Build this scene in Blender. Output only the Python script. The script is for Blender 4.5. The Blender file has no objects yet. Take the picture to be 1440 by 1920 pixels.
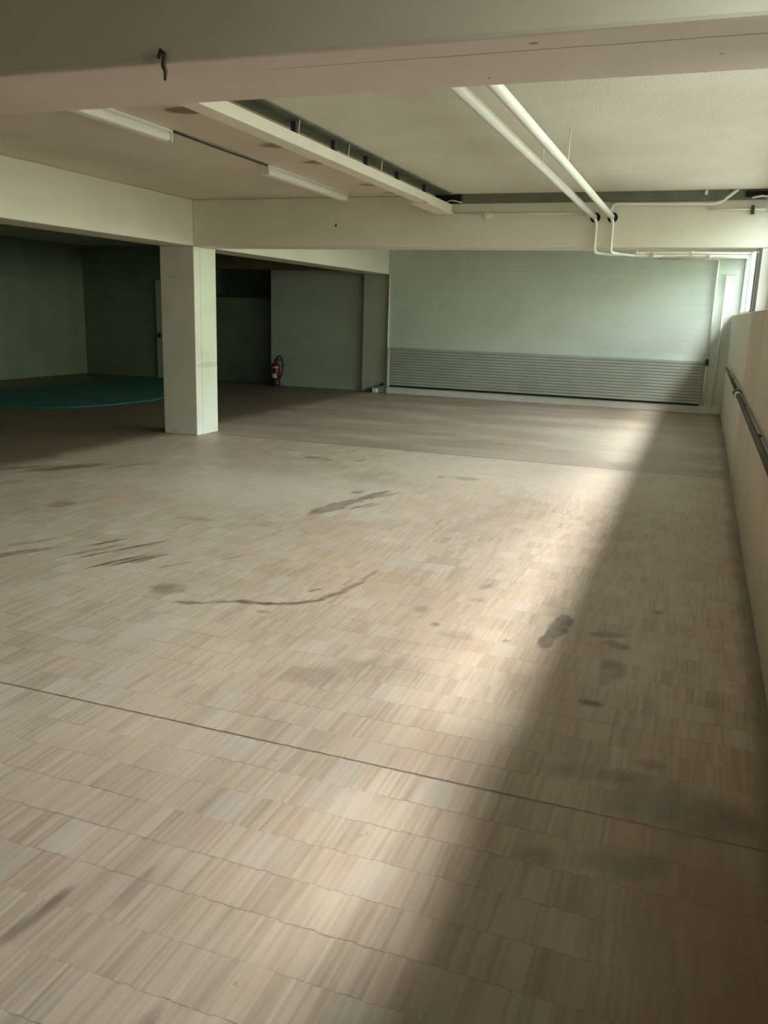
import bpy, bmesh, math, random
from mathutils import Vector, Matrix
random.seed(7)
scene = bpy.context.scene
col = scene.collection

# ------------------------------------------------------------------ helpers
class MB:
    """collects shapes into one bmesh"""
    def __init__(s): s.bm = bmesh.new()
    def box(s, x0, x1, y0, y1, z0, z1):
        v = [s.bm.verts.new((x, y, z)) for z in (z0, z1) for x, y in ((x0, y0), (x1, y0), (x1, y1), (x0, y1))]
        for f in ((3, 2, 1, 0), (4, 5, 6, 7), (0, 1, 5, 4), (1, 2, 6, 5), (2, 3, 7, 6), (3, 0, 4, 7)):
            s.bm.faces.new([v[i] for i in f])
        return s
    def prism(s, pts, z0, z1):
        a = [s.bm.verts.new((x, y, z0)) for x, y in pts]; b = [s.bm.verts.new((x, y, z1)) for x, y in pts]
        n = len(pts)
        s.bm.faces.new(a[::-1]); s.bm.faces.new(b)
        for i in range(n): s.bm.faces.new((a[i], a[(i + 1) % n], b[(i + 1) % n], b[i]))
        return s
    def tube(s, path, r, seg=14, smooth_r=0.0, n=6):
        path = [Vector(p) for p in path]
        if smooth_r: path = fillet(path, smooth_r, n)
        t0 = (path[1] - path[0]).normalized()
        up = Vector((0, 0, 1)) if abs(t0.z) < .9 else Vector((1, 0, 0))
        u = t0.cross(up).normalized(); rings = []
        for i, p in enumerate(path):
            if i == 0: t = t0
            elif i == len(path) - 1: t = (path[i] - path[i - 1]).normalized()
            else: t = ((path[i] - path[i - 1]).normalized() + (path[i + 1] - path[i]).normalized()).normalized()
            u = (u - t * u.dot(t)).normalized(); w = t.cross(u)
            rr = r[i] if isinstance(r, (list, tuple)) else r
            rings.append([s.bm.verts.new(p + (u * math.cos(a) + w * math.sin(a)) * rr)
                          for a in [2 * math.pi * k / seg for k in range(seg)]])
        for a, b in zip(rings, rings[1:]):
            for k in range(seg):
                f = s.bm.faces.new((a[k], a[(k + 1) % seg], b[(k + 1) % seg], b[k])); f.smooth = True
        s.bm.faces.new(rings[0][::-1]); s.bm.faces.new(rings[-1])
        return s
    def lathe(s, prof, c=(0, 0, 0), seg=28, axis='z'):
        rings = []
        for r, h in prof:
            ring = []
            for k in range(seg):
                a = 2 * math.pi * k / seg; x, y = r * math.cos(a), r * math.sin(a)
                p = {'z': (x, y, h), 'y': (x, h, y), 'x': (h, x, y)}[axis]
                ring.append(s.bm.verts.new(Vector(p) + Vector(c)))
            rings.append(ring)
        for a, b in zip(rings, rings[1:]):
            for k in range(seg):
                f = s.bm.faces.new((a[k], a[(k + 1) % seg], b[(k + 1) % seg], b[k])); f.smooth = True
        s.bm.faces.new(rings[0]); s.bm.faces.new(rings[-1])
        return s
    def build(s, name, mat, parent=None, bevel=0.0, seg=2):
        bmesh.ops.recalc_face_normals(s.bm, faces=s.bm.faces)
        me = bpy.data.meshes.new(name); s.bm.to_mesh(me); s.bm.free()
        me.materials.append(mat)
        o = bpy.data.objects.new(name, me); col.objects.link(o)
        if parent is not None:
            o.parent = parent
            if parent.type == 'EMPTY': o.matrix_parent_inverse = Matrix.Translation(parent.location).inverted()
        if bevel:
            m = o.modifiers.new('edge', 'BEVEL'); m.width = bevel; m.segments = seg; m.limit_method = 'ANGLE'
        return o

def fillet(path, r, n):
    out = [path[0]]
    for a, b, c in zip(path, path[1:], path[2:]):
        d1, d2 = (a - b), (c - b)
        k = min(r, d1.length * .49, d2.length * .49)
        p, q = b + d1.normalized() * k, b + d2.normalized() * k
        for i in range(n + 1):
            t = i / n
            out.append(p * (1 - t) ** 2 + b * 2 * t * (1 - t) + q * t * t)
    out.append(path[-1]); return out

def tag(o, label, cat=None, group=None, kind=None):
    o['label'] = label
    if cat: o['category'] = cat
    if group: o['group'] = group
    if kind: o['kind'] = kind
    return o
def thing(name, loc, label, cat, group=None, kind=None):
    o = bpy.data.objects.new(name, None); col.objects.link(o); o.location = loc
    o.empty_display_size = .1
    return tag(o, label, cat, group, kind)

# ------------------------------------------------------------------ node helpers
class NT:
    def __init__(s, m):
        m.use_nodes = True; s.nt = m.node_tree; s.nt.nodes.clear()
        s.out = s.n('ShaderNodeOutputMaterial')
    def n(s, t, **k):
        x = s.nt.nodes.new(t)
        for a, b in k.items(): setattr(x, a, b)
        return x
    def put(s, sock, v):
        if v is None: return
        if isinstance(v, bpy.types.NodeSocket): s.nt.links.new(v, sock)
        else:
            if isinstance(v, (tuple, list)) and len(v) == 3 and sock.type == 'RGBA': v = (*v, 1)
            sock.default_value = v
    def math(s, op, a, b=None, c=None, clamp=False):
        x = s.n('ShaderNodeMath', operation=op, use_clamp=clamp)
        s.put(x.inputs[0], a); s.put(x.inputs[1], b); s.put(x.inputs[2], c); return x.outputs[0]
    def vmath(s, op, a, b=None):
        x = s.n('ShaderNodeVectorMath', operation=op)
        s.put(x.inputs[0], a); s.put(x.inputs[1], b)
        return x.outputs[1] if op in ('LENGTH', 'DOT_PRODUCT', 'DISTANCE') else x.outputs[0]
    def mix(s, f, a, b, mode='MIX'):
        x = s.n('ShaderNodeMix', data_type='RGBA', blend_type=mode)
        s.put(x.inputs[0], f); s.put(x.inputs[6], a); s.put(x.inputs[7], b); return x.outputs[2]
    def comb(s, x=0, y=0, z=0):
        c = s.n('ShaderNodeCombineXYZ')
        for i, v in enumerate((x, y, z)): s.put(c.inputs[i], v)
        return c.outputs[0]
    def sep(s, v):
        c = s.n('ShaderNodeSeparateXYZ'); s.put(c.inputs[0], v); return c.outputs
    def pos(s): return s.n('ShaderNodeNewGeometry').outputs['Position']
    def noise(s, v, scale, detail=3, rough=.55, dist=0):
        x = s.n('ShaderNodeTexNoise'); s.put(x.inputs['Vector'], v)
        x.inputs['Scale'].default_value = scale; x.inputs['Detail'].default_value = detail
        x.inputs['Roughness'].default_value = rough; x.inputs['Distortion'].default_value = dist
        return x.outputs['Fac']
    def white(s, v):
        x = s.n('ShaderNodeTexWhiteNoise', noise_dimensions='3D'); s.put(x.inputs['Vector'], v); return x.outputs['Value']
    def ramp(s, f, lo, hi, a=0.0, b=1.0):
        x = s.n('ShaderNodeMapRange', interpolation_type='SMOOTHSTEP')
        s.put(x.inputs[0], f)
        for i, v in zip((1, 2, 3, 4), (lo, hi, a, b)): x.inputs[i].default_value = v
        return x.outputs[0]
    def bsdf(s, colr, rough=.6, bump=None, bstr=.2, bdist=.01, metal=0, spec=.5):
        p = s.n('ShaderNodeBsdfPrincipled')
        s.put(p.inputs['Base Color'], colr); s.put(p.inputs['Roughness'], rough)
        p.inputs['Metallic'].default_value = metal; p.inputs['Specular IOR Level'].default_value = spec
        if bump is not None:
            b = s.n('ShaderNodeBump'); b.inputs['Strength'].default_value = bstr; b.inputs['Distance'].default_value = bdist
            s.put(b.inputs['Height'], bump); s.put(p.inputs['Normal'], b.outputs[0])
        s.nt.links.new(p.outputs[0], s.out.inputs[0]); return p

def paint(name, c, c2=None, rough=.6, scale=4, bump=.15, bscale=60, spec=.4, dirt=.0):
    m = bpy.data.materials.new(name); t = NT(m); P = t.pos()
    c2 = c2 or tuple(v * .88 for v in c)
    k = t.mix(t.ramp(t.noise(P, scale, 4), .35, .7), c, c2)
    if dirt: k = t.mix(t.math('MULTIPLY', t.ramp(t.noise(P, 9, 5, .65), .58, .72), dirt), k, tuple(v * .55 for v in c))
    t.bsdf(k, rough, t.noise(P, bscale, 3), bump, .006, spec=spec); return m

def marked(name, c, c2, marks, mark_col, rough=.55, scale=1.3):
    '''painted concrete with a few small dark marks: (x, y, z, rx, ry, rz, strength)'''
    m = bpy.data.materials.new(name); t = NT(m); P = t.pos()
    k = t.mix(t.ramp(t.noise(P, scale, 4), .35, .7), c, c2)
    k = t.mix(t.math('MULTIPLY', t.ramp(t.noise(P, 9, 5, .65), .58, .72), .13), k, tuple(v * .55 for v in c))
    q = t.vmath('ADD', P, t.vmath('MULTIPLY', t.vmath('SUBTRACT', t.comb(t.noise(P, 14, 3), t.noise(t.vmath('ADD', P, (3, 1, 2)), 14, 3), .5), (.5, .5, .5)), (.02, .012, .0)))
    for (x, y, z, rx, ry, rz, st) in marks:
        mp = t.n('ShaderNodeMapping', vector_type='TEXTURE'); t.put(mp.inputs[0], q)
        mp.inputs['Location'].default_value = (x, y, z); mp.inputs['Scale'].default_value = (rx, ry, rz)
        k = t.mix(t.ramp(t.vmath('LENGTH', mp.outputs[0]), 1.15, .75, 0, st), k, mark_col)
    t.bsdf(k, rough, t.noise(P, 40, 3), .12, .006, spec=.4); return m

def masonry(name, c, c2, plane='x', bw=.5, bh=.25, strength=.5, upward=0):
    """painted block masonry: faint courses"""
    m = bpy.data.materials.new(name); t = NT(m); P = t.pos(); x, y, z = t.sep(P)
    v = t.comb(y if plane == 'x' else x, z, 0)
    b = t.n('ShaderNodeTexBrick'); t.put(b.inputs['Vector'], v)
    b.inputs['Scale'].default_value = 1; b.inputs['Brick Width'].default_value = bw; b.inputs['Row Height'].default_value = bh
    b.inputs['Mortar Size'].default_value = .006; b.inputs['Mortar Smooth'].default_value = .6
    b.inputs['Color1'].default_value = (1, 1, 1, 1); b.inputs['Color2'].default_value = (.93, .93, .93, 1); b.inputs['Mortar'].default_value = (.62, .62, .6, 1)
    k = t.mix(t.ramp(t.noise(P, 1.6, 5), .35, .68), c, c2)
    k = t.mix(strength, k, b.outputs['Color'], 'MULTIPLY')
    k = t.mix(t.math('MULTIPLY', t.ramp(t.noise(P, 7, 5, .7), .62, .78), .25), k, tuple(q * .6 for q in c))
    h = t.math('ADD', t.math('MULTIPLY', b.outputs['Fac'], -1.0), t.math('MULTIPLY', t.noise(P, 90, 3), .25))
    t.bsdf(k, .6, h, .25, .006, spec=.35); return m

# ------------------------------------------------------------------ materials
M = {}
M['wall'] = masonry('painted_block_far', (.65, .71, .635), (.60, .66, .58), 'y', .5, .205, .18)
M['wall_dim'] = masonry('wall_block_dimmed', (.47, .505, .42), (.43, .465, .38), 'y', .5, .205, .3)  # duller copy of the wall block, dim light put into its colour
M['wall_dark'] = masonry('wall_block_shaded', (.235, .275, .185), (.20, .24, .16), 'y', .5, .205, .3)  # darkened copy of the wall block, left hand shade painted in
M['wall_dark_x'] = masonry('wall_block_shaded_side', (.26, .295, .20), (.225, .26, .175), 'x', .5, .205, .3)  # same painted shade for the side wall
M['wall_x'] = masonry('painted_block_side', (.66, .68, .60), (.60, .62, .545), 'x', .5, .205, .4)
M['parapet'] = paint('parapet_paint', (.62, .545, .46), (.55, .48, .40), .6, 1.7, .15, 45, dirt=.25)
M['beam'] = paint('cream_paint', (.76, .73, .62), (.71, .68, .57), .55, 1.3, .12, 40, dirt=.12)
M['beam_near'] = marked('pinkish_cream_paint', (.77, .685, .60), (.72, .635, .55), [(-.35, 2.447, 2.285, 1.08, .0035, .02, .75), 
    (-.49, 2.39, 2.285, .014, .01, .02, .7), (-.03, 2.6, 2.285, .008, .006, .02, .45), (-.68, 2.69, 2.285, .008, .008, .02, .6), (-1.22, 2.32, 2.44, .05, .02, .012, .5)], (.10, .08, .05))
M['beam_far'] = marked('cream_paint_far', (.76, .73, .62), (.71, .68, .57), [(-3.97, 9.12, 2.51, .016, .02, .02, .9)], (.10, .08, .05))
M['square_column'] = marked('column_paint_marked', (.70, .69, .585), (.64, .62, .53), [(-5.815, 9.42, .87, .05, .34, .035, .22), (-6.13, 9.12, 1.92, .03, .03, .012, .35), (-6.15, 9.12, .06, .05, .03, .015, .3)], (.22, .21, .15), .5, 2.2)  # faint grey band on the right face, small scuffs on the front
M['column'] = paint('column_paint', (.70, .69, .585), (.64, .62, .53), .5, 2.2, .12, 40, dirt=.2)
M['white'] = paint('white_gloss', (.80, .80, .74), (.74, .74, .67), .35, 5, .05, 30)
M['pipe'] = paint('pipe_paint', (.80, .80, .72), (.74, .74, .66), .4, 5, .05, 60)
M['dark_green'] = paint('dark_green_board', (.17, .185, .13), (.13, .145, .10), .7, 6, .2, 40)
M['black'] = paint('black_void_shade', (.008, .008, .007), (.005, .005, .005), .8)
M['black_plastic'] = paint('black_rubber', (.015, .015, .014), (.02, .02, .018), .45)
M['rail'] = paint('rail_metal', (.05, .054, .04), (.04, .043, .032), .7, 8)
M['slat'] = paint('radiator_paint', (.43, .46, .385), (.39, .42, .35), .45, 3, .05)
M['red'] = paint('extinguisher_red', (.15, .01, .01), (.12, .008, .008), .25, 3, .02, 20, .6)
M['label'] = paint('label_paper', (.68, .62, .62), (.55, .48, .5), .5, 30, .02)
M['teal'] = paint('teal_carpet', (.025, .15, .12), (.03, .10, .115), .9, 1.4, .3, 120)
M['teal2'] = paint('teal_carpet_light', (.055, .17, .16), (.045, .14, .13), .9, 1.4, .3, 120)
M['door'] = paint('dull_green_door', (.18, .20, .15), (.15, .165, .125), .5, 2)
M['steel'] = paint('window_steel', (.46, .48, .46), (.40, .42, .40), .4)
M['dark_steel'] = paint('dark_window_steel', (.06, .065, .055), (.045, .05, .045), .45)
M['tube'] = paint('lamp_tube', (.86, .86, .80), (.84, .84, .78), .3)
M['cable'] = paint('dark_cable', (.06, .045, .03), (.045, .035, .025), .6)
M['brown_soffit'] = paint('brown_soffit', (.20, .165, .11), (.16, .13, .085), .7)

# window glass: clear with a weak mirror reflection
m = bpy.data.materials.new('window_glass'); t = NT(m)
tr = t.n('ShaderNodeBsdfTransparent'); tr.inputs[0].default_value = (.95, .97, .96, 1)
gl = t.n('ShaderNodeBsdfGlossy'); gl.inputs['Roughness'].default_value = .03
fr = t.n('ShaderNodeFresnel'); fr.inputs[0].default_value = 1.35
mx = t.n('ShaderNodeMixShader'); t.nt.links.new(t.math('MULTIPLY', fr.outputs[0], .6), mx.inputs[0])
t.nt.links.new(tr.outputs[0], mx.inputs[1]); t.nt.links.new(gl.outputs[0], mx.inputs[2]); t.nt.links.new(mx.outputs[0], t.out.inputs[0])
M['glass'] = m

def ellipses(t, P, lst, wob=.05, wscale=9):
    """union mask of irregular flat marks, each (x, y, rx, ry, angle, strength, softness)"""
    x, y, z = t.sep(P)
    nx = t.math('MULTIPLY', t.math('SUBTRACT', t.noise(P, wscale, 4, .6), .5), wob * 2)
    q = t.vmath('ADD', P, t.comb(0, nx, 0)); q = t.vmath('ADD', q, t.comb(t.math('MULTIPLY', nx, .5), 0, 0))
    acc = None
    for (cx, cy, rx, ry, an, st, so) in lst:
        mp = t.n('ShaderNodeMapping', vector_type='TEXTURE'); t.put(mp.inputs[0], q)
        mp.inputs['Location'].default_value = (cx, cy, 0); mp.inputs['Rotation'].default_value = (0, 0, an); mp.inputs['Scale'].default_value = (rx, ry, 1e4)
        d = t.vmath('LENGTH', mp.outputs[0])
        k = t.ramp(d, 1.0 + so, 1.0 - so, 0, st)
        acc = k if acc is None else t.math('MAXIMUM', acc, k)
    return acc

# ---- floor: worn wood-block parquet, rows across the room, thin lamellae along it
def floor_material():
    m = bpy.data.materials.new('wood_block_floor'); t = NT(m); P = t.pos(); x, y, z = t.sep(P)
    RH = .168
    v = t.math('DIVIDE', t.math('ADD', y, 20.0 - 2.6 + RH * .0), RH)
    jit = t.white(t.comb(t.math('FLOOR', t.math('DIVIDE', x, .028)), t.math('FLOOR', t.math('ADD', v, .5)), 4))
    v = t.math('ADD', v, t.math('MULTIPLY', t.math('SUBTRACT', jit, .5), .035))
    row = t.math('FLOOR', v); fv = t.math('FRACT', v)
    sh = t.math('MULTIPLY', t.white(t.comb(row, 3.3, 0)), 2.0)
    xs = t.math('ADD', x, sh)
    bw = .11
    blk = t.math('FLOOR', t.math('DIVIDE', xs, bw))
    lam = t.math('FLOOR', t.math('DIVIDE', xs, .0115))
    lam2 = t.math('FLOOR', t.math('DIVIDE', t.math('ADD', xs, .37), .041))
    rb = t.white(t.comb(blk, row, 1)); rl = t.white(t.comb(lam, row, 2)); rl2 = t.white(t.comb(lam2, row, 5))
    streak = t.noise(t.comb(t.math('MULTIPLY', xs, 55), t.math('MULTIPLY', y, 3.0), t.math('MULTIPLY', row, 7.0)), 1, 3)
    big = t.noise(P, .55, 4, .55); mid = t.noise(P, 2.3, 4, .6)
    light = (.545, .435, .335); dark = (.285, .21, .148)
    tone = t.math('ADD', t.math('MULTIPLY', rb, .18), t.math('MULTIPLY', rl, .28))
    tone = t.math('ADD', tone, t.math('MULTIPLY', rl2, .16)); tone = t.math('ADD', tone, t.math('MULTIPLY', streak, .65))
    tone = t.math('ADD', tone, t.math('MULTIPLY', mid, .65)); tone = t.math('ADD', tone, t.math('MULTIPLY', big, .6))
    k = t.mix(t.ramp(tone, .68, 1.95), light, dark)
    # pinkish and greyish single blocks
    k = t.mix(t.math('MULTIPLY', t.math('GREATER_THAN', t.white(t.comb(blk, row, 9)), .84), .22), k, (.46, .32, .24))
    k = t.mix(t.math('MULTIPLY', t.math('GREATER_THAN', t.white(t.comb(blk, row, 14)), .86), .3), k, (.50, .46, .39))
    k = t.mix(t.math('MULTIPLY', t.math('GREATER_THAN', t.white(t.comb(lam2, row, 21)), .93), .22), k, (.27, .205, .14))
    k = t.mix(t.math('MULTIPLY', t.math('GREATER_THAN', t.white(t.comb(lam, row, 33)), .94), .22), k, (.60, .52, .42))
    # broad reddish and ochre patches of old varnish
    k = t.mix(t.math('MULTIPLY', t.ramp(t.noise(t.vmath('ADD', P, (5.3, 1.2, 0)), .8, 3), .52, .7), .35), k, (.46, .31, .20))
    # row joints (broken, irregular)
    wob = t.math('MULTIPLY', t.math('SUBTRACT', t.noise(P, 26, 3), .5), .05)
    e = t.math('ABSOLUTE', t.math('SUBTRACT', t.math('FRACT', t.math('ADD', t.math('ADD', v, wob), .5)), .5))
    jm = t.math('MULTIPLY', t.ramp(e, .022, .006), t.ramp(t.noise(t.comb(t.math('MULTIPLY', x, 1.3), t.math('MULTIPLY', row, 3.1), 0), 1.6, 4), .42, .6))
    k = t.mix(t.math('MULTIPLY', jm, .62), k, (.13, .085, .05))
    # block sides, fainter
    eb = t.math('ABSOLUTE', t.math('SUBTRACT', t.math('FRACT', t.math('ADD', t.math('DIVIDE', xs, bw), .5)), .5))
    k = t.mix(t.math('MULTIPLY', t.ramp(eb, .022, .006), .08), k, (.15, .10, .06))
    # floor field beyond the far joint is darker; broad pale patches on both sides of it
    fz = t.math('GREATER_THAN', y, 9.39)
    k = t.mix(t.math('MULTIPLY', fz, t.ramp(t.noise(t.vmath('MULTIPLY', P, (.5, 1.6, 1)), .9, 3), .3, .62, .25, .95)), k, (.27, .215, .165))
    wl = ellipses(t, P, [(-1.55, 8.6, 1.5, 1.1, .0, .65, .7), (-3.5, 6.75, 1.3, .75, .1, .55, .7), (-.9, 11.6, .8, 1.6, 0, .5, .7)], .25, 1.6)
    k = t.mix(wl, k, t.mix(.25, (.66, .575, .48), k))
    # the two long expansion joints
    for yj, w in ((2.6, .0055), (9.39, .016)):
        d = t.math('ABSOLUTE', t.math('SUBTRACT', t.math('ADD', y, t.math('MULTIPLY', wob, .18)), yj))
        k = t.mix(t.math('MULTIPLY', t.ramp(d, w, w * .5), .85), k, (.07, .045, .028))
    # shade left of the column line, painted into the floor as darker brown
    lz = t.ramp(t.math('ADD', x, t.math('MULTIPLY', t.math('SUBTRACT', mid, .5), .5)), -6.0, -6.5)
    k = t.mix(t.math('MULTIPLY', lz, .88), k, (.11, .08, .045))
    # reddish brown dirt by the parapet, with the shade there painted in too
    rz = t.math('MULTIPLY', t.ramp(t.math('ADD', x, t.math('MULTIPLY', big, 1.0)), .15, .75), t.ramp(t.math('ADD', y, t.math('MULTIPLY', mid, 1.2)), 4.2, 2.6))
    k = t.mix(t.math('MULTIPLY', rz, .75), k, (.25, .135, .06))
    # grime along the parapet foot
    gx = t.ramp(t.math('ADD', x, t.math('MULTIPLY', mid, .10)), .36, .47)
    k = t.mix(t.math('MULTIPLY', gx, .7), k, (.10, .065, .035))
    # stains and scuffs
    at = t.n('ShaderNodeAttribute', attribute_name='stain'); s = at.outputs['Fac']
    k = t.mix(s, k, (.125, .08, .055))
    # specks
    sp = t.math('MULTIPLY', t.ramp(t.noise(t.vmath('MULTIPLY', P, (1, .6, 1)), 15, 4, .7), .665, .73), .4)
    k = t.mix(sp, k, (.14, .10, .065))
    rough = t.math('ADD', .37, t.math('MULTIPLY', t.noise(P, 2.1, 5, .65), .24))
    h = t.math('ADD', t.math('MULTIPLY', rl, .35), t.math('MULTIPLY', t.math('SUBTRACT', 1.0, jm), .8))
    t.bsdf(k, rough, h, .06, .004, spec=.6)
    return m
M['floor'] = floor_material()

# ---- ceilings
def ceil_material(name, c, c2, bscale, bstr, marks=None):
    m = bpy.data.materials.new(name); t = NT(m); P = t.pos()
    k = t.mix(t.ramp(t.noise(P, 1.1, 5), .35, .7), c, c2)
    k = t.mix(t.math('MULTIPLY', t.ramp(t.noise(P, bscale, 3, .7), .45, .7), .16), k, tuple(v * .6 for v in c))
    if marks: k = t.mix(ellipses(t, P, marks, .03, 7), k, (.17, .13, .075))
    t.bsdf(k, .8, t.noise(P, bscale, 4, .7), bstr, .01, spec=.2); return m
M['ceil'] = ceil_material('ceiling_plain', (.70, .625, .52), (.64, .57, .465), 60, .15,
    [(-3.22, 5.05, .18, .10, 0, .85, .2), (-3.2, 6.25, .16, .10, 0, .75, .3), (-3.2, 7.0, .16, .10, 0, .75, .3), (-3.22, 8.3, .15, .09, 0, .6, .3), (-3.2, 8.9, .13, .07, 0, .5, .3)])
M['ceil_rough'] = ceil_material('ceiling_rough_board', (.72, .70, .60), (.655, .63, .53), 75, .8)

# ------------------------------------------------------------------ dimensions (metres; camera eye at 1.6 above the floor)
XR = .43            # inner face of the parapet
XO = .64            # outer face of the window wall
ZL = 1.70           # window ledge
ZH = 2.70           # window head
ZC = 2.81           # ceiling
ZB = 2.285          # underside of the beams
YB = -1.2           # unseen wall behind the camera, set close to cut light
BEAMS = [(2.32, 2.78), (9.12, 9.58)]
YF = 16.0           # far wall
XW = -13.2          # far left wall
LB0, LB1 = -6.30, -5.82   # the beam along the room

def struct(o, label): o['kind'] = 'structure'; o['label'] = label; return o


# floor slab: its top carries a fine grid whose 'stain' attribute holds the dark marks in the wood
import numpy as np
from mathutils import noise as mnoise
STAINS = [(-2.72, 6.30, .085, .36, -.19, .62, .12), (-2.60, 6.80, .055, .34, -.19, .6, .15), (-2.52, 6.45, .02, .16, -.3, .6, .3), (-2.45, 6.5, .018, .13, -.3, .55, .3), (-2.48, 6.95, .02, .16, -.35, .5, .3), (-2.76, 6.95, .05, .07, 0, .45, .3),
      (-2.74, 3.94, .11, .085, .4, .45, .35), (-2.5, 3.80, .10, .022, .35, .65, .4), (-2.36, 3.87, .09, .02, .5, .6, .4), (-2.24, 3.935, .06, .03, .4, .85, .3), (-2.12, 3.96, .10, .022, .3, .8, .3),
      (-2.0, 4.01, .09, .021, .45, .78, .3), (-1.90, 4.10, .09, .021, .85, .75, .3), (-1.835, 4.25, .11, .022, 1.15, .7, .3), (-1.79, 4.45, .13, .02, 1.35, .6, .3), (-1.775, 4.68, .13, .016, 1.5, .45, .3),
      (-1.96, 4.29, .02, .055, -.4, .7, .3), (-2.06, 3.84, .04, .02, .3, .5, .3),
      (-.545, 4.30, .058, .19, -.08, .72, .10), (-.57, 4.08, .042, .13, -.1, .7, .10),
      (-.30, 4.28, .085, .05, .3, .45, .25), (-.235, 4.15, .07, .045, -.3, .5, .25), (-.22, 3.84, .065, .13, .1, .5, .25), (-.25, 3.72, .03, .09, .1, .35, .3), (-.275, 3.44, .05, .035, -.4, .85, .3),
      (-3.33, 4.28, .02, .22, -.35, .85, .3), (-3.25, 4.34, .018, .20, -.35, .85, .3), (-3.18, 4.42, .012, .16, -.35, .7, .3), (-3.42, 4.62, .02, .22, -.4, .7, .3), (-3.62, 4.42, .012, .22, -.4, .7, .3), (-3.68, 4.58, .018, .18, -.4, .75, .3), (-3.55, 4.33, .012, .14, -.4, .6, .3),
      (-2.96, 4.37, .012, .12, -.5, .7, .3), (-2.72, 4.66, .015, .1, -.4, .5, .3),
      (-4.08, 4.06, .025, .28, -.5, .6, .4), (-3.98, 4.16, .02, .24, -.5, .6, .4), (-4.12, 4.38, .02, .2, -.5, .45, .4),
      (-5.75, 6.65, .11, .42, -.55, .6, .25), (-6.1, 6.45, .06, .3, -.6, .45, .4), (-5.3, 7.0, .05, .3, -.4, .35, .4), (-4.72, 5.35, .11, .12, 0, .45, .4), (-3.5, 5.45, .13, .07, 0, .35, .4),
      (-3.9, 8.4, .09, .05, 0, .55, .4), (-3.68, 8.35, .05, .04, 0, .6, .4), (-3.35, 8.5, .03, .1, 0, .45, .4), (-2.05, 8.05, .13, .09, 0, .3, .3), (-2.3, 8.0, .03, .06, 0, .4, .3),
      (-.07, 4.75, .03, .03, 0, .55, .35), (-.0, 3.0, .05, .03, 0, .4, .4), (-1.06, 4.78, .03, .07, -.3, .45, .4), (-1.05, 4.52, .05, .03, 0, .35, .4), (-1.15, 4.05, .03, .03, 0, .5, .4), (-1.3, 4.25, .03, .05, 0, .4, .4), (-1.0, 3.95, .09, .06, 0, .25, .4), (-.76, 3.98, .02, .02, 0, .75, .3),
      (-.05, 2.36, .12, .07, .2, .4, .5), (.12, 2.72, .24, .12, .1, .45, .6), (-.18, 2.86, .2, .05, .1, .35, .6), (-.60, 1.92, .012, .012, 0, .8, .3), (-.33, 1.52, .02, .03, 0, .6, .4), (-.02, 1.62, .015, .02, 0, .6, .4), (-.3, 2.3, .06, .05, 0, .4, .5), (-.4, 1.45, .02, .02, 0, .6, .4),
      (-1.02, 1.30, .022, .10, .0, .5, .3), (-1.50, 1.52, .02, .12, -.1, .6, .3), (-1.33, 1.72, .02, .1, 0, .4, .4), (-1.22, 3.4, .2, .14, .4, .22, .6), (-1.45, 3.25, .16, .1, .4, .22, .6)]

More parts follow.
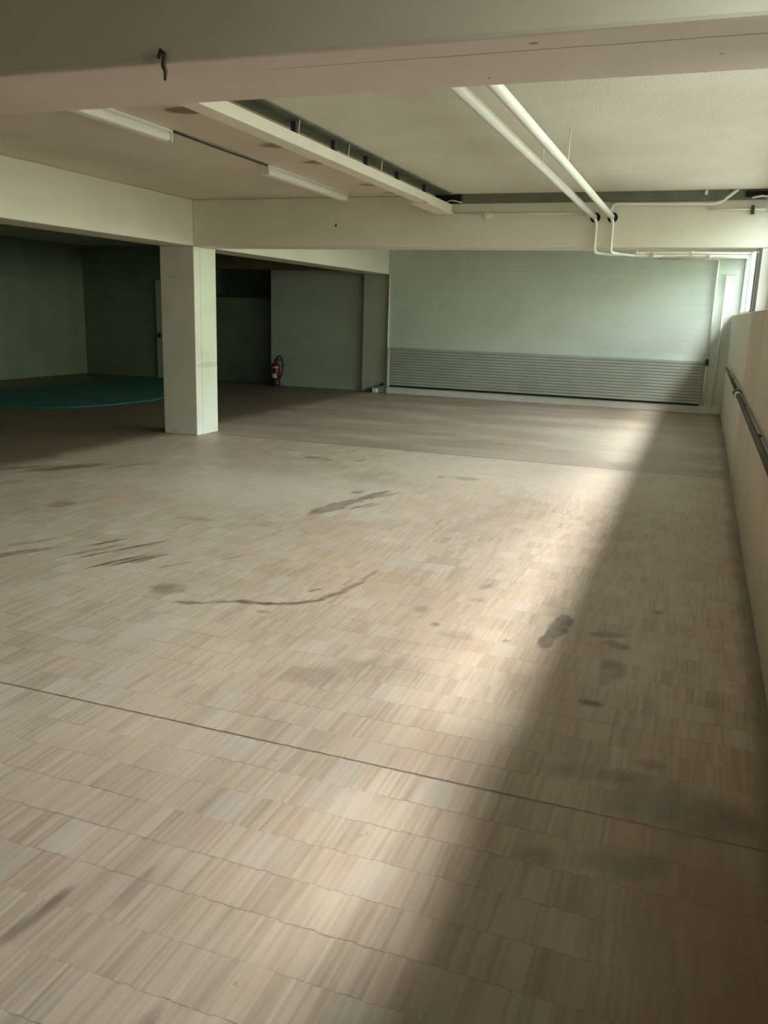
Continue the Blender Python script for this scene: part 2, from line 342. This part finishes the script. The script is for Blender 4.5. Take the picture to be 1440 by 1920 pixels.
def make_floor():
    gx = np.arange(-6.5, XO - .1, .015); gy = np.arange(.9, 9.0, .028); nx, ny = len(gx), len(gy)
    X, Y = np.meshgrid(gx, gy); X, Y = X.ravel(), Y.ravel()
    rs = np.random.RandomState(5)
    def vnoise(s):
        g = rs.rand(int(12 / s) + 3, int(12 / s) + 3); u, v = (X + 7) / s, Y / s
        i, j = u.astype(int), v.astype(int); f, h = u - i, v - j; f = f * f * (3 - 2 * f); h = h * h * (3 - 2 * h)
        return (g[i, j] * (1 - f) + g[i + 1, j] * f) * (1 - h) + (g[i, j + 1] * (1 - f) + g[i + 1, j + 1] * f) * h - .5
    n1 = vnoise(.11) * .6 + vnoise(.045) * .4; n2 = vnoise(.09) * .6 + vnoise(.04) * .4; n3 = vnoise(.05); n4 = vnoise(.3)
    m = np.zeros_like(X)
    for cx, cy, rx, ry, an, st, so in STAINS:
        k = min(rx, ry) * .75
        dx, dy = X - cx + n1 * k, Y - cy + n2 * max(k, ry * .22)
        c, s = math.cos(an), math.sin(an)
        u, v = (dx * c + dy * s) / rx, (-dx * s + dy * c) / ry
        d = np.sqrt(u * u + v * v)
        q = np.clip((1 + so - d) / (2 * so), 0, 1); q = q * q * (3 - 2 * q) * min(1.0, st * 1.25) * (.85 + .6 * n3 + .3 * n4)
        m = np.maximum(m, q)
    x0, x1, y0, y1 = XW - .3, XO, YB - .3, 18.0
    o8 = np.array([(x0, y0, 0), (x1, y0, 0), (x1, y1, 0), (x0, y1, 0), (x0, y0, -.25), (x1, y0, -.25), (x1, y1, -.25), (x0, y1, -.25)])
    V = np.concatenate([np.stack([X, Y, np.zeros_like(X)], 1), o8]); b = nx * ny
    I = np.arange(b).reshape(ny, nx)
    F = np.stack([I[:-1, :-1], I[:-1, 1:], I[1:, 1:], I[1:, :-1]], -1).reshape(-1, 4).tolist()
    bot, top, lef, rig = I[0].tolist(), I[-1].tolist(), I[:, 0].tolist(), I[:, -1].tolist()
    F += [[b, b + 1] + bot[::-1], [b + 1, b + 2] + rig[::-1], [b + 2, b + 3] + top, [b + 3, b] + lef,
          [b + 7, b + 6, b + 5, b + 4], [b, b + 4, b + 5, b + 1], [b + 1, b + 5, b + 6, b + 2], [b + 2, b + 6, b + 7, b + 3], [b + 3, b + 7, b + 4, b]]
    me = bpy.data.meshes.new('floor'); me.from_pydata(V.tolist(), [], F); me.update()
    a = me.attributes.new('stain', 'FLOAT', 'POINT'); a.data.foreach_set('value', np.concatenate([m, np.zeros(8)]).astype(np.float32))
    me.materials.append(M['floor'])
    o = bpy.data.objects.new('floor', me); col.objects.link(o); return o
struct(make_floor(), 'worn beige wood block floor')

# ceiling: plain field on the left, rough boards on the right
struct(MB().box(XW - .3, -2.8, YB - .3, 18.0, ZC, ZC + .25).build('ceiling', M['ceil']), 'plain beige ceiling left of the cable trunking')
struct(MB().box(-2.8, XO, YB - .3, 18.0, ZC, ZC + .25).build('ceiling_board', M['ceil_rough']), 'rough pale ceiling boards beside the windows')
struct(MB().box(-2.8, -2.6, 2.78, 9.12, ZC - .012, ZC).build('trim_1', M['dark_green']), 'dark green strip on the ceiling above the trunking')
struct(MB().box(-2.8, XR, 9.06, 9.12, ZC - .09, ZC - .0).build('trim_2', M['dark_green']), 'dark green strip between ceiling boards and far cross beam')

# beams and column
b = MB().box(XW, XO, 2.32, 2.78, ZB, ZC).build('concrete_beam', M['beam_near'], bevel=.012); struct(b, 'cream painted cross beam nearest the camera')
b = MB().box(LB1, XO, 9.12, 9.58, ZB, ZC).build('concrete_beam', M['beam_far'], bevel=.012); struct(b, 'cream painted cross beam running right from the square column')
b = MB().box(LB0, LB1, 2.78, YF, ZB, ZC).build('concrete_beam', M['beam'], bevel=.012); struct(b, 'pale beam running along the room over the square column')
b = MB().box(XW, LB0, 9.12, 9.58, ZB + .30, ZC).build('concrete_beam', M['beam'], bevel=.012); struct(b, 'dark cross beam in the left hand space')
c = MB().box(LB0, LB1, 9.12, 9.62, 0, ZB).box(LB1 - .01, LB1 + .006, 9.25, 9.61, .0, ZB - .0).build('concrete_column', M['square_column'], bevel=.014)
struct(c, 'square cream concrete column')
struct(MB().box(LB0, LB1, 2.32, 2.78, 0, ZB).build('concrete_column', M['column'], bevel=.014), 'square column under the near cross beam')

# walls
struct(MB().box(LB1, XO, YF, YF + .3, 0, ZC).build('wall_far', M['wall']), 'pale green far wall')
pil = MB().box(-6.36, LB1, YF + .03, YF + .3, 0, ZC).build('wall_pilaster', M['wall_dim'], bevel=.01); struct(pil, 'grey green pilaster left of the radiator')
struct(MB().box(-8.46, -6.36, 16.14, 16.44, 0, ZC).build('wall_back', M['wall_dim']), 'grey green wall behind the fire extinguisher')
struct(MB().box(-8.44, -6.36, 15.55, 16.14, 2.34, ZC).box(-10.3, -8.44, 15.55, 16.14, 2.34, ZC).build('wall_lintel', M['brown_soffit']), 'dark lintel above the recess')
struct(MB().box(XW, -10.2, 16.14, 16.44, 0, ZC).build('wall_rear', M['wall_dark']), 'shade-darkened green far wall of the left hand space')
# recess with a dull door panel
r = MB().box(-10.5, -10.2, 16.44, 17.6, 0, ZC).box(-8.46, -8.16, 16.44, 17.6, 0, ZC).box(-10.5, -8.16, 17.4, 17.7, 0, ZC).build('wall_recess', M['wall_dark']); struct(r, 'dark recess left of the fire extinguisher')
d = thing('door_2', (-9.06, 16.5, 0), 'dull dark green door in the recess', None, kind='structure')
MB().box(-10.2, -8.46, 16.42, 16.47, 0, 1.78).build('door_leaf', M['door'], d)
MB().box(-10.2, -8.46, 16.36, 16.46, 1.79, 1.85).build('transom', M['rail'], d)
struct(MB().box(XW - .3, XW, YB, 18.0, 0, ZC).build('wall_left', M['wall_dark_x']), 'pale side wall of the left hand space, darkened for shade')
struct(MB().box(XW, XO, YB - .3, YB, 0, ZC).build('wall_behind_unseen', M['brown_soffit']), 'unseen dark wall set close behind the camera to cut light')  # unseen; set close and painted dark to cut light on the near beam
# parapet and window wall
p = MB().box(XR, XO, YB, 9.12, 0, ZL).build('wall_right', M['parapet'], bevel=.008); struct(p, 'beige parapet wall under the windows')
p = MB().box(XR + .012, XO, 9.60, YF, 0, ZL).build('wall_right_far', M['column'], bevel=.008); struct(p, 'grey parapet wall under the far windows')
p = MB().box(XR + .004, XO, 9.12, 9.60, 0, ZB).build('wall_pier', M['column'], bevel=.006); struct(p, 'pale pier between the windows')
p = MB().box(XR + .004, XO, 2.32, 2.78, ZL, ZB).build('wall_pier', M['column'], bevel=.006); struct(p, 'pale pier under the near cross beam')
struct(MB().box(XR, XO, YB, 1.45, ZL, ZC).build('wall_right_near_unseen', M['parapet']), 'unseen beige wall behind the camera, extended to narrow the last window')  # unseen; extended to narrow the last window and dim the near beam
for (y0, y1) in ((1.45, 2.32), (2.78, 9.12), (9.58, YF)):
    struct(MB().box(XR + .03, XO, y0, y1, ZH, ZC).build('wall_head', M['column']), 'narrow wall strip above the windows')
struct(MB().box(-5.8, XR, YF - .035, YF, 0, .13).build('baseboard_far', M['white'], bevel=.006), 'white kerb along the foot of the far wall')
struct(MB().box(-5.8, .43, YF - .012, YF, 2.372, 2.388).build('trim_3', M['wall'], bevel=.003), 'thin horizontal batten high on the far wall')

# door in the left hand space, mostly behind the column
d = thing('door_1', (-10.6, 16.12, 0), 'pale door with black handle behind the column', None, kind='structure')
MB().box(-11.25, -11.08, 16.09, 16.14, 0, 2.1).box(-10.42, -10.25, 16.09, 16.14, 0, 2.1).box(-11.08, -10.42, 16.09, 16.14, 1.98, 2.1).build('door_frame', M['wall_dim'], d)
MB().box(-11.08, -10.42, 16.11, 16.14, .01, 1.98).build('door_leaf', M['door'], d)
MB().box(-11.2, -11.13, 16.05, 16.09, .88, .98).build('door_handle', M['black_plastic'], d, bevel=.01)

# ------------------------------------------------------------------ windows
def window(n, y0, y1, panes, label):
    w = thing('window_%d' % n, (.57, (y0 + y1) / 2, ZL), label, None, kind='structure')
    x0, x1 = .555, .58
    f = MB().box(x0, x1, y0, y1, ZL, ZL + .05).box(x0, x1, y0, y1, ZH - .05, ZH).box(x0, x1, y0, y0 + .05, ZL + .05, ZH - .05).box(x0, x1, y1 - .05, y1, ZL + .05, ZH - .05)
    f.build('window_frame', M['steel'], w)
    s = (y1 - y0) / panes
    for i in range(1, panes): MB().box(x0, x1, y0 + i * s - .02, y0 + i * s + .02, ZL + .05, ZH - .05).build('mullion', M['steel'], w)
    for i in range(panes): MB().box(.566, .57, y0 + i * s + .02, y0 + (i + 1) * s - .02, ZL + .05, ZH - .05).build('pane', M['glass'], w)
    return w
window(1, 9.60, YF, 4, 'band of far windows above the grey parapet')
window(2, 2.78, 9.12, 4, 'band of windows above the beige parapet')
window(3, 1.45, 2.32, 1, 'band of windows beside the camera')
# dark steel posts at the far side of the pier
post = MB().box(XR - .004, XR + .02, 9.09, 9.115, ZL, ZB).build('window_post', M['dark_steel']); struct(post, 'dark upright edge of the window pier')
post = MB().box(XR - .002, XR + .03, 9.63, 9.68, ZL, ZB).build('window_post', M['dark_steel']); struct(post, 'dark upright frame of the far window beside the pier')

# ------------------------------------------------------------------ heating pipes
def heating_pipe(X, label, drop_x, y_run, z_run, x_mid):
    z = 2.577
    o = thing('heating_pipe', (X, 2.8, z), label, 'pipe', 'thick white pipes under the ceiling')
    MB().tube([(X, 2.30, z), (X, 9.08, z)], .028, 18).build('main_pipe', M['pipe'], o)
    MB().tube([(X, 8.98, z), (X, 9.05, z - .005), (drop_x, 9.085, z - .05), (drop_x, 9.085, 2.235), (x_mid, y_run - .25, 2.235), (x_mid + .3, y_run, z_run), (.36, y_run, z_run)], .0155, 12, .05).build('branch_pipe', M['pipe'], o)
    MB().lathe([(.046, -.004), (.05, .0)], (X + .005, 9.122 - .004, z - .005), 22, 'y').build('sleeve_hole_shade', M['black'], o)  # black disc painted as the dark of the sleeve hole
    for (px, py) in ((x_mid + .2, y_run - .1), (x_mid + .75, y_run)):
        MB().box(px - .02, px + .02, py - .035, py + .035, z_run - .02, z_run + .03).build('pipe_clamp', M['white'], o, bevel=.006)
    for y in (3.6, 6.1): MB().tube([(X, y, z + .02), (X, y, ZC)], .005, 8).build('hanger', M['pipe'], o)
    return o
heating_pipe(-1.14, 'thick white ceiling pipe nearer the cable trunking', -1.115, 9.66, 2.27, -.95)
heating_pipe(-.97, 'thick white ceiling pipe nearer the windows', -.955, 9.72, 2.245, -.78)

o = thing('beam_conduit', (-.9, 9.09, 2.70), 'white pipe along the top of the far beam, bending up into the ceiling', 'pipe')  # this and the next two runs are fixed to the far beam
MB().tube([(-.99, 9.10, 2.62), (-.97, 9.085, 2.70), (.02, 9.085, 2.69), (.17, 9.04, 2.81)], .0155, 12, .07).build('pipe_run', M['pipe'], o)
o = thing('beam_conduit', (0, 9.1, 2.64), 'thin white conduit on the far beam reaching the window pier', 'conduit')
MB().tube([(-.08, 9.105, 2.64), (XR, 9.105, 2.637)], .009, 10).build('pipe_run', M['pipe'], o)
MB().box(.305, .335, 9.085, 9.12, 2.59, 2.67).build('clamp', M['rail'], o, bevel=.005)
o = thing('beam_conduit', (-2, 9.1, 2.61), 'thin white conduit on the far beam between trunking and pipes', 'conduit')
MB().tube([(-2.62, 9.108, 2.625), (-1.19, 9.108, 2.612)], .007, 10).build('pipe_run', M['beam'], o)
MB().box(-2.27, -2.20, 9.07, 9.12, 2.57, 2.625).build('junction_box', M['beam'], o, bevel=.008)
o = thing('ceiling_hook', (-.11, 9.0, 2.8), 'small white hook under the ceiling edge near the bent pipe', 'hook')
MB().tube([(-.11, 9.03, ZC), (-.11, 9.02, 2.765)], .014, 10).build('hook_stub', M['white'], o)

o = thing('hanging_wire', (-1.56, 2.31, 2.3), 'short dark bent wire hanging on the edge of the near beam', 'hook')
MB().tube([(-1.585, 2.318, 2.302), (-1.57, 2.308, 2.318), (-1.556, 2.306, 2.308), (-1.560, 2.306, 2.275), (-1.553, 2.306, 2.26), (-1.556, 2.306, 2.236)], [.005, .006, .0075, .0075, .006, .0035], 8).build('bent_wire', M['cable'], o)
# pipe riser on the far wall
o = thing('riser_pipe', (.13, 15.96, .2), 'white riser pipe turning down the far wall to the radiator', 'pipe')
MB().tube([(-.86, 15.965, 2.62), (.125, 15.965, 2.62), (.125, 15.965, .95)], .018, 12, .06).build('pipe_run', M['pipe'], o)
MB().lathe([(.028, .84), (.03, .86), (.03, .93), (.02, .95)], (.125, 15.95, 0), 16).build('valve', M['rail'], o)
MB().tube([(.125, 15.95, .84), (.125, 15.95, .15)], .014, 12).build('lower_pipe', M['pipe'], o)
o = thing('riser_pipe', (.28, 15.96, .2), 'white upright pipe in the corner beside the far window', 'pipe')
MB().tube([(.285, 15.965, 2.36), (.285, 15.965, .13)], .016, 12).build('pipe_run', M['pipe'], o)
o = thing('riser_pipe', (-5.80, 15.96, .2), 'thin pale upright pipe at the left end of the far wall', 'pipe')
MB().tube([(-5.80, 15.975, ZB), (-5.80, 15.975, .14)], .016, 12).build('pipe_run', M['pipe'], o)

# ------------------------------------------------------------------ radiator along the far wall
o = thing('radiator', (-2.85, 15.96, .13), 'long low slatted grey green radiator along the far wall', 'radiator')
s = MB(); n = 14; z0, z1 = .165, .905
for i in range(n):
    a = z0 + (z1 - z0) * i / n
    s.box(-5.72, .07, 15.915, 15.945, a + .006, a + (z1 - z0) / n - .001)
s.box(-5.72, .07, 15.945, 15.985, z0 + .01, z1 - .004)
s.build('slat_panel', M['slat'], o)
MB().box(-5.775, -5.725, 15.915, 15.985, .14, .91).build('end_post', M['white'], o, bevel=.005)
MB().box(-5.72, .07, 15.93, 15.985, .145, .165).build('base_gap_shade', M['black'], o)  # solid black bar painting the shade of the gap below the slats
MB().lathe([(.03, 15.86), (.034, 15.88), (.034, 15.92), (.02, 15.98)], (-5.87, 0, .17), 16, 'y').build('valve', M['black_plastic'], o)
o = thing('junction_box', (-6.03, 15.95, 0), 'small white box on the floor at the foot of the pilaster', 'box')
MB().box(-6.08, -5.98, 15.9, 15.99, 0, .085).build('box_body', M['white'], o, bevel=.01)
MB().box(-6.20, -6.12, 15.92, 16.0, 0, .08).build('socket', M['rail'], o, bevel=.01)

# ------------------------------------------------------------------ cable trunking
o = thing('cable_trunking', (-2.7, 2.8, 2.66), 'long pale yellow cable trunking hung under the ceiling', 'trunking')
MB().box(-2.74, -2.61, 2.30, 9.04, 2.63, 2.705).build('trunking_body', M['beam'], o, bevel=.004)
MB().box(-2.80, -2.61, 8.2, 9.10, 2.615, 2.632).build('end_plate', M['beam'], o, bevel=.003)
for y in (3.6, 4.5, 5.45, 6.1, 6.75, 7.5, 8.3): MB().box(-2.70, -2.665, y - .02, y + .02, 2.70, ZC - .011).build('hanger', M['dark_steel'], o)
for y in (5.4, 6.25, 6.95): MB().tube([(-2.63, y, 2.70), (-2.62, y, ZC - .012)], .004, 8).build('hook', M['white'], o)
o = thing('cable_hole', (-2.6, 9.1, 2.74), 'black hole with a loose white wire at the end of the trunking', 'hole')
MB().box(-2.80, -2.52, 9.035, 9.065, 2.715, 2.805).build('hole', M['black'], o)  # solid black plate painting the dark inside of the hole
MB().tube([(-2.68, 9.02, 2.72), (-2.62, 9.01, 2.745), (-2.56, 9.02, 2.735), (-2.5, 9.03, 2.72)], .006, 8, .05).build('wire', M['white'], o)
o = thing('cable_hole', (.35, 9.05, 2.78), 'ragged dark hole in the beam top beside the window pier', 'hole')
MB().prism([(.24, 9.045), (.43, 9.045), (.43, 9.062), (.24, 9.062)], 2.74, 2.79).build('hole', M['black'], o)  # another black plate for a hole's dark inside
MB().tube([(.30, 9.03, 2.73), (.38, 9.02, 2.745), (.43, 9.03, 2.74)], .009, 8).build('rubble', M['white'], o)

# ------------------------------------------------------------------ ceiling lights
def ceiling_light(y0, y1, label):
    o = thing('ceiling_light', (-3.74, (y0 + y1) / 2, ZC), label, 'light', 'batten lights on the ceiling')
    MB().box(-3.785, -3.695, y0, y1, ZC - .022, ZC).build('housing', M['white'], o, bevel=.004)
    MB().box(-3.79, -3.69, y0 + .02, y1 - .02, ZC - .085, ZC - .02).build('diffuser', M['tube'], o, bevel=.026, seg=4)
    for y in (y0 + .01, y1 - .01): MB().box(-3.792, -3.688, y - .012, y + .012, ZC - .088, ZC - .0).build('end_cap', M['white'], o, bevel=.008)
ceiling_light(3.75, 5.55, 'batten ceiling light partly hidden by the near beam')
ceiling_light(7.0, 8.8, 'batten ceiling light nearer the square column')
o = tag(MB().tube([(-3.70, 5.55, ZC - .012), (-3.69, 6.3, ZC - .02), (-3.71, 7.0, ZC - .012)], .008, 8).build('light_cord', M['cable']), 'dark cord strung between the two batten lights', 'cord')

# ------------------------------------------------------------------ rail along the parapet
o = thing('wall_rail', (XR, 9.3, .89), 'dark pipe rail along the parapet with a black joint', 'rail')
MB().tube([(XR - .03, 14.0, .905), (XR - .03, 9.5, .895)], .019, 12).build('far_rail', M['rail'], o)
MB().tube([(XR - .035, 9.1, .89), (XR - .035, 1.2, .86)], .021, 12).build('near_rail', M['rail'], o)
MB().lathe([(.02, 9.22), (.042, 9.25), (.042, 9.42), (.02, 9.45)], (XR - .035, 0, .893), 16, 'y').build('joint', M['black_plastic'], o)
MB().lathe([(.03, 9.09), (.034, 9.10), (.034, 9.2), (.024, 9.22)], (XR - .035, 0, .89), 16, 'y').build('collar', M['white'], o)
for y in (12.0, 8.2, 6.0, 4.0): MB().box(XR - .035, XR + .014, y - .015, y + .015, .87, .89).build('bracket', M['rail'], o)

# ------------------------------------------------------------------ fire extinguisher
ex, ey = -8.27, 15.98
o = thing('fire_extinguisher', (ex, ey, 0), 'red fire extinguisher standing on the floor beside the dark recess', 'fire extinguisher')
MB().lathe([(.085, .09), (.09, .10), (.09, .40), (.082, .435), (.06, .46), (.03, .475), (.026, .50)], (ex, ey, 0), 28).build('cylinder', M['red'], o)
MB().lathe([(.096, .0), (.10, .01), (.098, .10), (.092, .115), (.085, .12)], (ex, ey, 0), 28).build('foot_ring', M['black_plastic'], o)
MB().lathe([(.028, .495), (.032, .50), (.032, .535), (.02, .545)], (ex, ey, 0), 18).build('valve', M['black_plastic'], o)
MB().box(ex - .015, ex + .13, ey - .012, ey + .012, .545, .56).box(ex + .0, ex + .12, ey - .012, ey + .012, .515, .527).build('handle', M['black_plastic'], o, bevel=.004)
MB().tube([(ex + .01, ey, .53), (ex + .03, ey, .60), (ex + .09, ey, .625), (ex + .155, ey, .56), (ex + .17, ey, .42), (ex + .14, ey, .26), (ex + .10, ey, .17)], .015, 12, .05).build('hose', M['black_plastic'], o)
def band(z0, z1, r, a0, a1):
    s = MB(); n = 10; v = []
    for i in range(n + 1):
        a = a0 + (a1 - a0) * i / n
        v.append([s.bm.verts.new((ex + r * math.cos(a), ey + r * math.sin(a), z)) for z in (z0, z1)])
    for p, q in zip(v, v[1:]): s.bm.faces.new((p[0], q[0], q[1], p[1]))
    return s
lb = band(.17, .26, .0912, -2.2, -.9).build('label', M['label'], o); lb['label'] = 'pale label'
lb = band(.375, .40, .0912, -1.9, -.9).build('label', M['label'], o); lb['label'] = 'small pale label'

# ------------------------------------------------------------------ teal carpet in the left hand space
random.seed(3)
pts = [(-11.6, 9.2), (-10.4, 9.75), (-9.8, 9.95), (-9.3, 10.25), (-8.95, 10.55), (-8.7, 11.2), (-8.57, 12.2), (-9.3, 14.4), (-10.3, 15.9), (-11.6, 15.9)]
tag(MB().prism(pts, .0, .022).build('carpet', M['teal'], bevel=.004), 'dark teal carpet on the floor of the dim left hand space', 'carpet')

# ------------------------------------------------------------------ camera (solved from the photograph's vanishing lines)
R = [[0.9376544728833075, 0.3462615980121777, 0.030116361400072972], [-0.10770880924355634, 0.20709572239550988, 0.9723734746365809], [-0.3304586235722438, 0.9149941352312237, -0.23147965482781224]]
cam = bpy.data.cameras.new('camera'); co = bpy.data.objects.new('camera', cam); col.objects.link(co)
mat = Matrix((R[0], R[1], [-v for v in R[2]])).transposed().to_4x4(); mat.translation = (0, 0, 1.6)
co.matrix_world = mat
cam.sensor_fit = 'AUTO'; cam.sensor_width = 36; cam.lens = 1585.676 / 1920 * 36
cam.clip_start = .02; cam.clip_end = 200
scene.camera = co

# ------------------------------------------------------------------ light: hazy sky over a green bank, soft high sun
w = bpy.data.worlds.new('sky'); scene.world = w; w.use_nodes = True
nt = w.node_tree; nt.nodes.clear()
wo = nt.nodes.new('ShaderNodeOutputWorld'); bg = nt.nodes.new('ShaderNodeBackground'); nt.links.new(bg.outputs[0], wo.inputs[0])
tc = nt.nodes.new('ShaderNodeTexCoord'); sp = nt.nodes.new('ShaderNodeSeparateXYZ'); nt.links.new(tc.outputs['Generated'], sp.inputs[0])
mr = nt.nodes.new('ShaderNodeMapRange'); mr.inputs[1].default_value = -1; mr.inputs[2].default_value = 1
# elevation measured in the plane square to the facade: the roof edge and the tree line both run along it
cx = nt.nodes.new('ShaderNodeCombineXYZ'); nt.links.new(sp.outputs[0], cx.inputs[0]); nt.links.new(sp.outputs[2], cx.inputs[2])
nv = nt.nodes.new('ShaderNodeVectorMath'); nv.operation = 'NORMALIZE'; nt.links.new(cx.outputs[0], nv.inputs[0])
s2 = nt.nodes.new('ShaderNodeSeparateXYZ'); nt.links.new(nv.outputs[0], s2.inputs[0]); nt.links.new(s2.outputs[2], mr.inputs[0])
cr = nt.nodes.new('ShaderNodeValToRGB'); nt.links.new(mr.outputs[0], cr.inputs[0])
def el(deg): return (math.sin(math.radians(deg)) + 1) / 2
stops = [(0.0, (.62, .64, .58)), (el(-4), (.72, .76, .66)), (el(2), (1.6, 1.88, 1.48)), (el(13), (1.95, 2.35, 1.9)), (el(18), (3.0, 3.5, 3.45)), (el(34), (3.2, 3.6, 3.7)), (el(42), (4.4, 4.6, 4.7)), (el(50), (7.9, 8.35, 8.8)), (el(60.5), (14.2, 14.6, 15.0)), (el(62.5), (.35, .4, .45)), (1.0, (.25, .3, .36))]
e = cr.color_ramp.elements
e[0].position, e[0].color = stops[0][0], (*stops[0][1], 1)
e[1].position, e[1].color = stops[-1][0], (*stops[-1][1], 1)
for p_, c_ in stops[1:-1]:
    q = e.new(p_); q.color = (*c_, 1)
# sky dimmed on the near side, added to keep faces turned there darker
sd = nt.nodes.new('ShaderNodeMapRange'); nt.links.new(sp.outputs[1], sd.inputs[0])
sd.inputs[1].default_value = -.55; sd.inputs[2].default_value = .15; sd.inputs[3].default_value = .34; sd.inputs[4].default_value = 1.0
st_ = nt.nodes.new('ShaderNodeMath'); st_.operation = 'MULTIPLY'; nt.links.new(sd.outputs[0], st_.inputs[0]); st_.inputs[1].default_value = 7.0
nt.links.new(cr.outputs[0], bg.inputs[0]); nt.links.new(st_.outputs[0], bg.inputs[1])

sl = bpy.data.lights.new('sun', 'SUN'); sl.energy = 4.5; sl.angle = math.radians(10); sl.color = (1.0, .96, .91)
so = bpy.data.objects.new('sun', sl); col.objects.link(so)
so.rotation_euler = Vector((-1, .15, -1.6)).to_track_quat('-Z', 'Y').to_euler()
so.location = (4, 5, 8)
for i, (y0, y1) in enumerate(((1.45, 2.32), (2.78, 9.12), (9.60, YF))):
    al = bpy.data.lights.new('window_portal', 'AREA'); al.shape = 'RECTANGLE'; al.size = ZH - ZL; al.size_y = y1 - y0
    al.cycles.is_portal = True
    ao = bpy.data.objects.new('window_portal', al); col.objects.link(ao)
    ao.location = (XO + .01, (y0 + y1) / 2, (ZL + ZH) / 2); ao.rotation_euler = (0, math.radians(90), 0)

# ------------------------------------------------------------------ render look
scene.view_settings.view_transform = 'Standard'; scene.view_settings.look = 'None'
scene.view_settings.gamma = 1.0; scene.view_settings.use_curve_mapping = False
scene.view_settings.exposure = 0.34
cy = scene.cycles
cy.use_denoising = True; cy.max_bounces = 10; cy.diffuse_bounces = 7; cy.glossy_bounces = 4; cy.transparent_max_bounces = 12
cy.caustics_reflective = False; cy.caustics_refractive = False; cy.sample_clamp_indirect = 6.0
